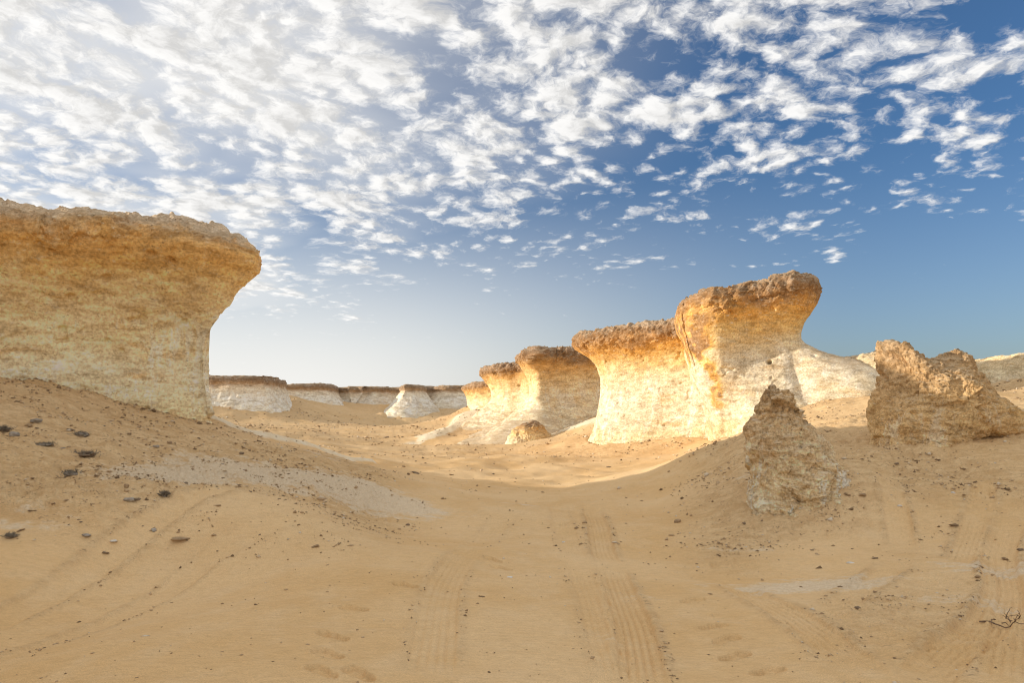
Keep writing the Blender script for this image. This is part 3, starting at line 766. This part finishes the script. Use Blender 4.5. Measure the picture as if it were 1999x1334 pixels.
def build_ground():
    half = math.radians(44)
    th = np.concatenate([np.linspace(-math.pi, -half, 60, endpoint=False), np.linspace(-half, half, 880), np.linspace(half, math.pi, 61)[1:-1]])
    rr = np.concatenate([np.geomspace(.6, 3.4, 14, endpoint=False), np.geomspace(3.4, 34, 500, endpoint=False), np.geomspace(34, 160, 120, endpoint=False), np.geomspace(160, 6000, 24)])
    R_, TH = np.meshgrid(rr, th, indexing='ij')
    x = (R_ * np.sin(TH)).ravel(); y = (R_ * np.cos(TH)).ravel()
    z, rm = ground_full(x, y)
    z, crumb, sm = carve(x, y, z)
    nr, nc = R_.shape
    V = np.stack([x, y, z], 1)
    q = grid_quads(nr, nc, True)[:, ::-1]
    me = mesh_from(V, q, 'ground')
    # centre fan closes the hole under the camera
    attr(me, 'stony', np.clip(rm + .8 * crumb, 0, 1) * (1 - .8 * sm)); attr(me, 'crumb', crumb)
    # pale salt crust lying in patches
    crust = np.zeros(len(x))
    for (px, py, Y, sx, sy, k) in ((330, 960, 9.6, 1.1, .9, .9), (480, 930, 10.8, 1.6, 1.0, .9), (690, 968, 11.2, 1.5, .8, 1.0), (760, 975, 11.0, 1.3, .5, .8), (600, 880, 14.6, 1.6, .5, .6), (1580, 1125, 7.0, 1.1, .35, .9), (1480, 1120, 7.0, .9, .3, .6),
                                   (1960, 1110, 7.2, .8, .4, .7), (1830, 1165, 6.2, .5, .3, .5), (1010, 985, 12.0, .5, .25, .8), (60, 1085, 7.8, .9, .35, .5), (1480, 930, 11.6, .7, .5, .5), (1900, 880, 12.8, 1.6, .8, .5), (1250, 1140, 6.6, .4, .5, .35),
                                   (1170, 1240, 5.1, .25, .3, .4), (1450, 1060, 8.7, .8, .3, .45), (1950, 1170, 6.1, .5, .4, .5), (1060, 1080, 8.1, .6, .4, .35)):
        cx = X(px, Y); crust = np.maximum(crust, k * np.exp(-((x - cx) / sx) ** 2 - ((y - Y) / sy) ** 2))
    attr(me, 'crust', crust)
    spur = spur_mask(x, y)
    attr(me, 'spur', spur)
    o = link('ground', me, M_GROUND, None, kind='structure', label='pale tan desert sand with tyre tracks and footprints')
    return o


def ground_mat():
    m = bpy.data.materials.new('desert_sand'); m.use_nodes = True
    g = NT(m.node_tree)
    geo = g.n('ShaderNodeNewGeometry'); P = geo.outputs['Position']
    A = lambda n: g.n('ShaderNodeAttribute', attribute_name=n).outputs['Fac']
    stony, crust, spur, crumb = A('stony'), A('crust'), A('spur'), A('crumb')
    n1 = g.noise(P, .35, 6, .6); n2 = g.noise(P, 2.2, 8, .65)
    fl = g.n('ShaderNodeVectorMath', operation='MULTIPLY', ins={0: P, 1: (.55, 1.5, 1)}).outputs[0]
    n3 = g.noise(fl, 5.0, 6, .7); n4 = g.noise(P, 42.0, 3, .7); n5 = g.noise(P, 130.0, 1, .6)
    col = g.mix(g.ramp(n1, .35, .65), (0.71, 0.46, 0.215, 1), (0.79, 0.55, 0.295, 1))
    col = g.mix(g.m('MULTIPLY', g.ramp(n2, .45, .7), .5), col, (0.78, 0.56, 0.32, 1))
    # stony ground: greyer and mottled
    col = g.mix(g.m('MULTIPLY', stony, .65), col, g.mix(g.ramp(n3, .38, .64), (0.56, 0.36, 0.18, 1), (0.76, 0.55, 0.31, 1)))
    n6 = g.noise(fl, 17.0, 3, .7)
    spk = g.m('MULTIPLY', g.m('MAXIMUM', g.ramp(n4, .60, .72), g.ramp(n6, .58, .68)), g.m('MULTIPLY_ADD', stony, .75, .05))
    col = g.mix(spk, col, (0.24, 0.155, 0.09, 1))
    # salt crust
    cr = g.ramp(g.m('ADD', crust, g.m('MULTIPLY', g.m('SUBTRACT', n3, .5), 1.5)), .36, .66)
    col = g.mix(g.m('MULTIPLY', cr, .78), col, g.mix(g.ramp(n4, .35, .65), (0.66, 0.51, 0.34, 1), (0.80, 0.67, 0.49, 1)))
    wr = g.ramp(g.m('ADD', spur, g.m('MULTIPLY', g.m('SUBTRACT', n2, .5), .7)), .35, .62)
    col = g.mix(wr, col, g.mix(g.ramp(n3, .3, .7), (0.76, 0.60, 0.38, 1), (0.82, 0.73, 0.56, 1)))
    gr = g.m('MULTIPLY', g.ramp(n5, .3, .7, .84, 1.12, False), g.ramp(n6, .3, .7, .92, 1.07, False))
    col = g.vm('SCALE', col, scale=gr)
    # wind ripples
    wv = g.n('ShaderNodeTexWave', wave_type='BANDS', bands_direction='Y', wave_profile='SIN', ins={0: P, 'Scale': 5.6, 'Distortion': 4.5, 'Detail': 3.0, 'Detail Scale': 1.1, 'Detail Roughness': .55})
    rip = g.m('MULTIPLY', wv.outputs['Fac'], g.m('SUBTRACT', 1.0, g.m('MAXIMUM', stony, crumb), clamp=True))
    rip = g.m('MULTIPLY', rip, g.ramp(n1, .35, .6, .25, 1.0))
    b0 = g.n('ShaderNodeBump', ins={'Strength': .35, 'Distance': .012, 'Height': rip})
    b1 = g.n('ShaderNodeBump', ins={'Strength': g.m('MULTIPLY_ADD', stony, .55, .25), 'Distance': .05, 'Height': n3, 'Normal': b0.outputs[0]})
    b2 = g.n('ShaderNodeBump', ins={'Strength': g.m('MULTIPLY_ADD', stony, .6, .25), 'Distance': .010, 'Height': n4, 'Normal': b1.outputs[0]})
    bs = g.n('ShaderNodeBsdfPrincipled', ins={'Base Color': col, 'Roughness': 1.0, 'Specular IOR Level': .1, 'Normal': b2.outputs[0]})
    g.n('ShaderNodeOutputMaterial', ins={0: bs.outputs[0]})
    return m


M_GROUND = ground_mat()
GROUND = build_ground()


# ------------------------------------------------------------------ loose stones, clods, dry brush
def ground_z(x, y):
    x = np.atleast_1d(np.asarray(x, float)); y = np.atleast_1d(np.asarray(y, float))
    z, _ = ground_full(x, y); z, _, _ = carve(x, y, z); return z


def hit(px, py):
    """where the sight line through a photo pixel meets the ground"""
    Y = np.geomspace(3.5, 80, 700)
    d = Z(py, Y) - ground_z(X(px, Y), Y)
    k = np.argmax(d < 0) if (d < 0).any() else len(Y) - 1
    return float(X(px, Y[k])), float(Y[k]), float(ground_z(X(px, Y[k]), Y[k])[0])


def plain_mat(name, c0, c1, scale=20.0, rough=0.95):
    m = bpy.data.materials.new(name); m.use_nodes = True; g = NT(m.node_tree)
    P = g.n('ShaderNodeNewGeometry').outputs['Position']
    n = g.noise(P, scale, 6, .7); n2 = g.noise(P, scale * .23, 3, .5)
    col = g.mix(g.ramp(g.m('ADD', g.m('MULTIPLY', n, .6), g.m('MULTIPLY', n2, .4)), .38, .62), (*c0, 1), (*c1, 1))
    b = g.n('ShaderNodeBump', ins={'Strength': .6, 'Distance': .01, 'Height': n})
    bs = g.n('ShaderNodeBsdfPrincipled', ins={'Base Color': col, 'Roughness': rough, 'Specular IOR Level': .2, 'Normal': b.outputs[0]})
    g.n('ShaderNodeOutputMaterial', ins={0: bs.outputs[0]})
    return m


M_DARK = plain_mat('stone_dark', (.17, .12, .08), (.34, .25, .165))
M_TAN = plain_mat('stone_tan', (.30, .20, .115), (.52, .37, .22))
M_GREY = plain_mat('stone_grey', (.27, .235, .195), (.46, .40, .33))
M_WHITE = plain_mat('stone_white', (.62, .57, .50), (.82, .78, .70))
M_BRUSH = plain_mat('dry_brush', (.12, .10, .075), (.34, .29, .22), 40)
M_TWIG = plain_mat('dry_twig', (.12, .08, .05), (.26, .18, .12), 60)

# unit icosphere
def ico(sub):
    t = (1 + 5 ** .5) / 2
    v = [(-1, t, 0), (1, t, 0), (-1, -t, 0), (1, -t, 0), (0, -1, t), (0, 1, t), (0, -1, -t), (0, 1, -t), (t, 0, -1), (t, 0, 1), (-t, 0, -1), (-t, 0, 1)]
    f = [(0, 11, 5), (0, 5, 1), (0, 1, 7), (0, 7, 10), (0, 10, 11), (1, 5, 9), (5, 11, 4), (11, 10, 2), (10, 7, 6), (7, 1, 8), (3, 9, 4), (3, 4, 2), (3, 2, 6), (3, 6, 8), (3, 8, 9), (4, 9, 5), (2, 4, 11), (6, 2, 10), (8, 6, 7), (9, 8, 1)]
    v = [np.array(p) / np.linalg.norm(p) for p in v]
    for _ in range(sub):
        mid = {}; nf = []
        def mp(a, b):
            k = (min(a, b), max(a, b))
            if k not in mid:
                q = v[a] + v[b]; v.append(q / np.linalg.norm(q)); mid[k] = len(v) - 1
            return mid[k]
        for a, b, c in f:
            ab, bc, ca = mp(a, b), mp(b, c), mp(c, a); nf += [(a, ab, ca), (b, bc, ab), (c, ca, bc), (ab, bc, ca)]
        f = nf
    return np.array(v), np.array(f, np.int32)


ICO0, ICO2 = ico(0), ico(2)
RNG = np.random.default_rng(5)


def stone_shape(seed, sx, sy, sz, crag=.35):
    v, f = ICO2
    d = 1 + crag * fbm(v * 1.5 + seed * 3.1, 3, .6, seed=seed % 50) + crag * .35 * (0.4 - worley((v * 2.2 + seed).astype(np.float32), seed % 20))
    p = v * d[:, None]
    p = np.sign(p) * np.abs(p) ** .85
    return p * np.array([sx, sy, sz]), f


def stone(name, label, px, py, w, h, mat, seed, flat=1.0, cat='stone', group=None, rot=None):
    x, y, z = hit(px, py); k = y / F
    sx, sz = .8 * w * k / 2, max(.75 * h * k / 2, .005)
    v, f = stone_shape(seed, sx, sx * .7, sz)
    me = mesh_from(v, f, name, smooth=False)
    o = link(name, me, mat, None, label=label, category=cat)
    if group: o['group'] = group
    o.location = (x, y, z + sz * .35); o.rotation_euler = (0, 0, RNG.uniform(-.5, .5) if rot is None else rot)
    return o


def tube(p, q, r0, r1, sides=4):
    p = np.array(p, float); q = np.array(q, float); d = q - p; d /= max(np.linalg.norm(d), 1e-9)
    u = np.cross(d, (0.3, 0.2, 1)); u /= np.linalg.norm(u); w = np.cross(d, u)
    a = np.arange(sides) * 2 * math.pi / sides
    ring = np.cos(a)[:, None] * u + np.sin(a)[:, None] * w
    V = np.concatenate([p + ring * r0, q + ring * r1])
    Fq = [(i, (i + 1) % sides, sides + (i + 1) % sides, sides + i) for i in range(sides)]
    return V, np.array(Fq, np.int32)


def join(parts):
    V, Fc, n = [], [], 0
    for v, f in parts:
        V.append(v); Fc.append(f + n); n += len(v)
    return np.concatenate(V), np.concatenate(Fc)


def brush(label, px, py, w, h, seed, group=None):
    """low dry desert shrub: a heap of short twigs over trapped soil"""
    x, y, z = hit(px, py); k = y / F; rw = .42 * w * k; hh = .8 * h * k
    root = link('dry_shrub', None, label=label, category='shrub'); root.location = (x, y, z)
    if group: root['group'] = group
    rg = np.random.default_rng(seed); tw = []
    for i in range(170):
        c = np.array([rg.normal(0, .42) * rw, rg.normal(0, .30) * rw, 0]); c[2] = ground_z(x + c[0], y + c[1])[0] - z + .2 * hh * rg.random() if i % 8 == 0 else rg.random() * .35 * hh
        d = rg.normal(0, 1, 3); d[2] = abs(d[2]) * .8 + .1; d /= np.linalg.norm(d)
        L = hh * rg.uniform(.4, 1.0); e = c + d * L
        e[2] = min(e[2], hh * rg.uniform(.7, 1.15))
        m_ = (c + e) / 2 + rg.normal(0, .12, 3) * L
        r = max(.0028, .010 * hh + .0010) * rg.uniform(.7, 1.6)
        tw.append(tube(c, m_, r, r * .8)); tw.append(tube(m_, e, r * .8, r * .4))
    v, f = join(tw)
    link('twigs', mesh_from(v, f, 'twigs', smooth=False), M_BRUSH, root, kind='stuff')
    v, f = stone_shape(seed, rw * .75, rw * .5, hh * .42, .5)
    so = link('soil_mound', mesh_from(v, f, 'soil_mound', smooth=False), M_DARK if seed % 2 else M_GREY, root)
    return root


brush('wide flat dry grey shrub in the middle of the left slope', 166, 888, 66, 13, 3)
brush('dry grey shrub below the wide flat one on the left slope', 137, 926, 44, 13, 4)
brush('small round dark shrub near the left edge of the frame', 21, 1052, 26, 14, 5)
brush('tuft of dry brush rising from the pale crust on the left slope', 321, 972, 17, 15, 6)
brush('low dry shrub strip under the left mesa wall, near the edge', 86, 870, 50, 9, 8)
brush('dry clump at the extreme left edge, halfway up the slope', 6, 842, 30, 15, 9)
brush('short dry clump on the upper left slope', 160, 852, 34, 12, 10)
stone('stone', 'flat pale grey stone leaning on a dark one on the left slope', 252, 983, 24, 10, M_GREY, 11)
stone('stone', 'dark stone touching the flat pale grey stone on the left slope', 268, 977, 16, 8, M_DARK, 12)
stone('stone', 'blue-grey stone alone on smooth sand below the left mesa', 304, 875, 14, 7, M_GREY, 13)
stone('stone', 'largest grey stone high on the left slope under the wall', 70, 824, 26, 12, M_GREY, 14)
stone('stone', 'purplish flat stone below the largest grey stone', 55, 836, 18, 9, M_TAN, 15)
stone('stone', 'grey lump near the left edge below the purplish stone', 28, 852, 22, 14, M_GREY, 16)
stone('stone', 'brown stone beside the pale crust on the left slope', 247, 953, 12, 11, M_TAN, 17)
stone('stone', 'pale flat stone on sand at lower left', 168, 1050, 22, 8, M_GREY, 18)
stone('stone', 'thin white flake on sand right of the pale flat stone', 222, 1060, 22, 5, M_WHITE, 19)
stone('stone', 'brown clod on the dark crest below the left mesa tip', 472, 887, 11, 8, M_DARK, 20)
stone('clod', 'long brown clod of earth on the left sand flat', 352, 1054, 46, 6, M_TAN, 21, cat='clod')
stone('clod', 'dark clod on open sand left of the central tracks', 796, 1028, 11, 5, M_DARK, 22, cat='clod')
stone('clod', 'dark clod left of the right-hand cone rock', 1322, 1021, 17, 12, M_TAN, 23, cat='clod')
stone('stone', 'dark stone on the slope below the big boulder', 1751, 907, 11, 5, M_DARK, 24)
stone('stone', 'two-tone white stone right of the cone rock', 1861, 964, 11, 7, M_WHITE, 25)
stone('stone', 'rounded tan stone at the right foot of the cone rock', 1684, 973, 17, 8, M_TAN, 26)
stone('stone', 'small pale stone at the lower right of the cone rock', 1756, 990, 11, 5, M_WHITE, 27)
stone('clod', 'dark clod beside the diagonal tyre track at lower right', 1674, 1191, 14, 9, M_DARK, 28, cat='clod')
stone('clod', 'dark flat clod at the right edge of the frame', 1992, 1075, 16, 6, M_DARK, 29, cat='clod')
stone('stone', 'white chip lying in the centre of the foreground sand', 995, 1129, 14, 4, M_WHITE, 30)
stone('stone', 'smaller white chip farther up the central sand', 1100, 1061, 9, 3, M_WHITE, 31)
stone('stone', 'white chip on the pale crust at lower right', 1660, 1101, 18, 4, M_WHITE, 32)
stone('stone', 'small loose rock sitting under the overhang of the big boulder', 1866, 858, 16, 9, M_TAN, 33)

# brown-topped outcrop at the foot of the middle mesas
P, T = inflate([(985, 880), (1000, 845), (1016, 830), (1036, 822), (1052, 826), (1075, 850), (1090, 880), (1040, 895)], 41.5, 1.3, (1036, 862), nr=70, nc=120, seed=6, rough=1.1)
one_rock('rock_outcrop', 'small brown-topped outcrop on pale talus below the middle mesas', 'rock', P, np.clip(T * .9 + .1, 0, 1), M_MID)

# dead branch at lower right
def dead_branch():
    bx, by, bz = hit(1950, 1222)
    root = link('dead_branch', None, label='dead dark branch with side twigs lying at lower right', category='branch'); root.location = (bx, by, bz)
    k = by / F; rg = np.random.default_rng(3)
    def walk(p, d, L, r, n=7, sag=.5):
        out = []; p = np.array(p, float); d = np.array(d, float)
        for i in range(n):
            d = d + rg.normal(0, .28, 3); d[2] -= .06 * sag; d /= np.linalg.norm(d)
            q = p + d * L / n
            q[2] = max(q[2], ground_z(bx + q[0], by + q[1])[0] - bz + r)
            out.append(tube(p, q, r * (1 - i / n * .7), r * (1 - (i + 1) / n * .7), 6)); p = q
        return out
    v, f = join(walk((-38 * k, 0, .03), (1, .1, .25), 80 * k, .008, 9)); link('main_stem', mesh_from(v, f, 'main_stem'), M_TWIG, root)
    for i in range(9):
        c = (rg.uniform(-30, 45) * k, rg.normal(0, .05), .03)
        v, f = join(walk(c, (rg.normal(0, 1), rg.normal(0, .8), rg.uniform(.1, 1.0)), rg.uniform(16, 46) * k, .0045, 5, 1.5)); link('side_twig', mesh_from(v, f, 'side_twig'), M_TWIG, root)
dead_branch()


def field_stones(n, test, label, group, mats, smin, smax, seed, rr):
    rg = np.random.default_rng(seed); protos = []
    for k in range(6):
        v, f = stone_shape(100 + seed * 10 + k, 1, .75, .55, .5)
        me = mesh_from(v, f, 'stone', smooth=False); me.materials.append(mats[k % len(mats)]); protos.append(me)
    made = 0
    while made < n:
        th = rg.uniform(-.66, .66, 400); r = np.exp(rg.uniform(math.log(rr[0]), math.log(rr[1]), 400))
        x = r * np.sin(th); y = r * np.cos(th); ok = test(x, y) > rg.random(400); x, y, r = x[ok], y[ok], r[ok]
        z = ground_z(x, y)
        for a, b, c, q in zip(x, y, z, r):
            if made >= n: break
            o = bpy.data.objects.new('stone', protos[made % 6]); COL.objects.link(o)
            sc = (smin + (smax - smin) * rg.random() ** 3)
            o.location = (a, b, c + sc * .12); o.scale = (sc * rg.uniform(.8, 1.6), sc, sc * rg.uniform(.5, 1)); o.rotation_euler = (rg.normal(0, .2), rg.normal(0, .2), rg.uniform(0, 6.28))
            o['label'] = label; o['category'] = 'stone'; o['group'] = group; made += 1


ang = lambda x, y: x / np.maximum(y, .1)
field_stones(70, lambda x, y: ((ang(x, y) < -.2) & (y > 7.4) & (y < 13.2)) * np.clip(.4 + .9 * fbm(np.stack([x * .8, y * .8, x * 0], -1), 2, seed=33), 0, 1),
             'small brown stone scattered on the sandy slope below the left mesa', 'small stones on the left slope', [M_DARK, M_TAN, M_GREY, M_TAN], .012, .045, 1, (7.5, 14))
field_stones(45, lambda x, y: ((ang(x, y) > .3) & (y > 7.5) & (y < 13)) * np.clip(.4 + .9 * fbm(np.stack([x * .8, y * .8, x * 0], -1), 2, seed=34), 0, 1),
             'small tan stone scattered on the right slope around cone rock and boulder', 'small stones on the right slope', [M_TAN, M_TAN, M_DARK], .010, .036, 2, (8, 15))
field_stones(50, lambda x, y: ((ang(x, y) > -.2) & (ang(x, y) < .3) & (y > 17) & (y < 40)) * 1.0,
             'small dark stone scattered on the sunlit sand of the valley floor', 'small stones on the valley floor', [M_DARK, M_TAN], .02, .07, 3, (17, 40))
field_stones(40, lambda x, y: ((ang(x, y) > -.38) & (ang(x, y) < -.1) & (y > 45)) * 1.0,
             'small dark stone scattered in the far sand bowl', 'small stones in the far bowl', [M_DARK, M_TAN], .06, .16, 4, (45, 85))


def gravel():
    rg = np.random.default_rng(9); V = []; n_all = 0; Fs = []
    v0, f0 = np.array([(1, 0, 0), (-1, 0, 0), (0, 1, 0), (0, -1, 0), (0, 0, 1), (0, 0, -1)], float), np.array([(0, 2, 4), (2, 1, 4), (1, 3, 4), (3, 0, 4), (2, 0, 5), (1, 2, 5), (3, 1, 5), (0, 3, 5)], np.int32)
    N = 420000
    th = rg.uniform(-.72, .72, N); r = np.exp(rg.uniform(math.log(3.8), math.log(95), N))
    x = r * np.sin(th); y = r * np.cos(th)
    q = np.stack([x, y, x * 0], -1)
    rm = rough_mask(x, y)
    clump = np.clip(.25 + 1.1 * fbm(q * np.array([.9, 1.3, 1]), 4, .6, seed=35), 0, 1) * np.clip(.35 + 1.2 * fbm(q * np.array([3.2, 5.5, 1]), 3, .6, seed=36), 0, 1)
    zz, cr, sm = carve(x, y, np.zeros(N))
    dens = np.clip((rm + 1.2 * foot_bank(x, y)) * clump * 1.8 + cr * .45 * np.clip(.1 + 1.4 * fbm(q * 1.6, 3, seed=37), 0, 1) + .012, 0, 1) * (1 - .85 * sm)
    ok = rg.random(N) < dens * .45
    x, y, r = x[ok], y[ok], r[ok]
    z = ground_z(x, y); n = len(x)
    sc = np.exp(rg.normal(-4.75, .45, n)) * (r / 8.0) ** .8
    sc = np.minimum(sc, .16)
    V = np.repeat(v0[None], n, 0) * rg.uniform(.55, 1.3, (n, 6, 1)) + rg.normal(0, .18, (n, 6, 3))
    V *= sc[:, None, None] * np.stack([rg.uniform(.8, 1.7, n), rg.uniform(.8, 1.4, n), rg.uniform(.5, .95, n)], 1)[:, None, :]
    a = rg.uniform(0, 6.28, n); ca, sa = np.cos(a)[:, None], np.sin(a)[:, None]
    vx = V[..., 0] * ca - V[..., 1] * sa; vy = V[..., 0] * sa + V[..., 1] * ca
    V = np.stack([vx + x[:, None], vy + y[:, None], V[..., 2] + (z + sc * .2)[:, None]], -1).reshape(-1, 3)
    Fc = (f0[None] + (np.arange(n) * 6)[:, None, None]).reshape(-1, 3)
    me = mesh_from(V, Fc, 'gravel', smooth=False)
    attr(me, 'tone', np.repeat(rg.random(n), 6))
    m = bpy.data.materials.new('gravel_mix'); m.use_nodes = True; g = NT(m.node_tree)
    t = g.n('ShaderNodeAttribute', attribute_name='tone').outputs['Fac']
    col = g.crv(t, [(0, (.20, .135, .08)), (.3, (.36, .245, .14)), (.6, (.52, .36, .21)), (.85, (.60, .44, .27)), (1, (.72, .62, .48))])
    bs = g.n('ShaderNodeBsdfPrincipled', ins={'Base Color': col, 'Roughness': 1.0, 'Specular IOR Level': .1})
    g.n('ShaderNodeOutputMaterial', ins={0: bs.outputs[0]})
    link('gravel', me, m, None, kind='stuff', label='fine brown gravel and clods strewn over the sand slopes', category='gravel')
    S['gravel_count'] = n


gravel()
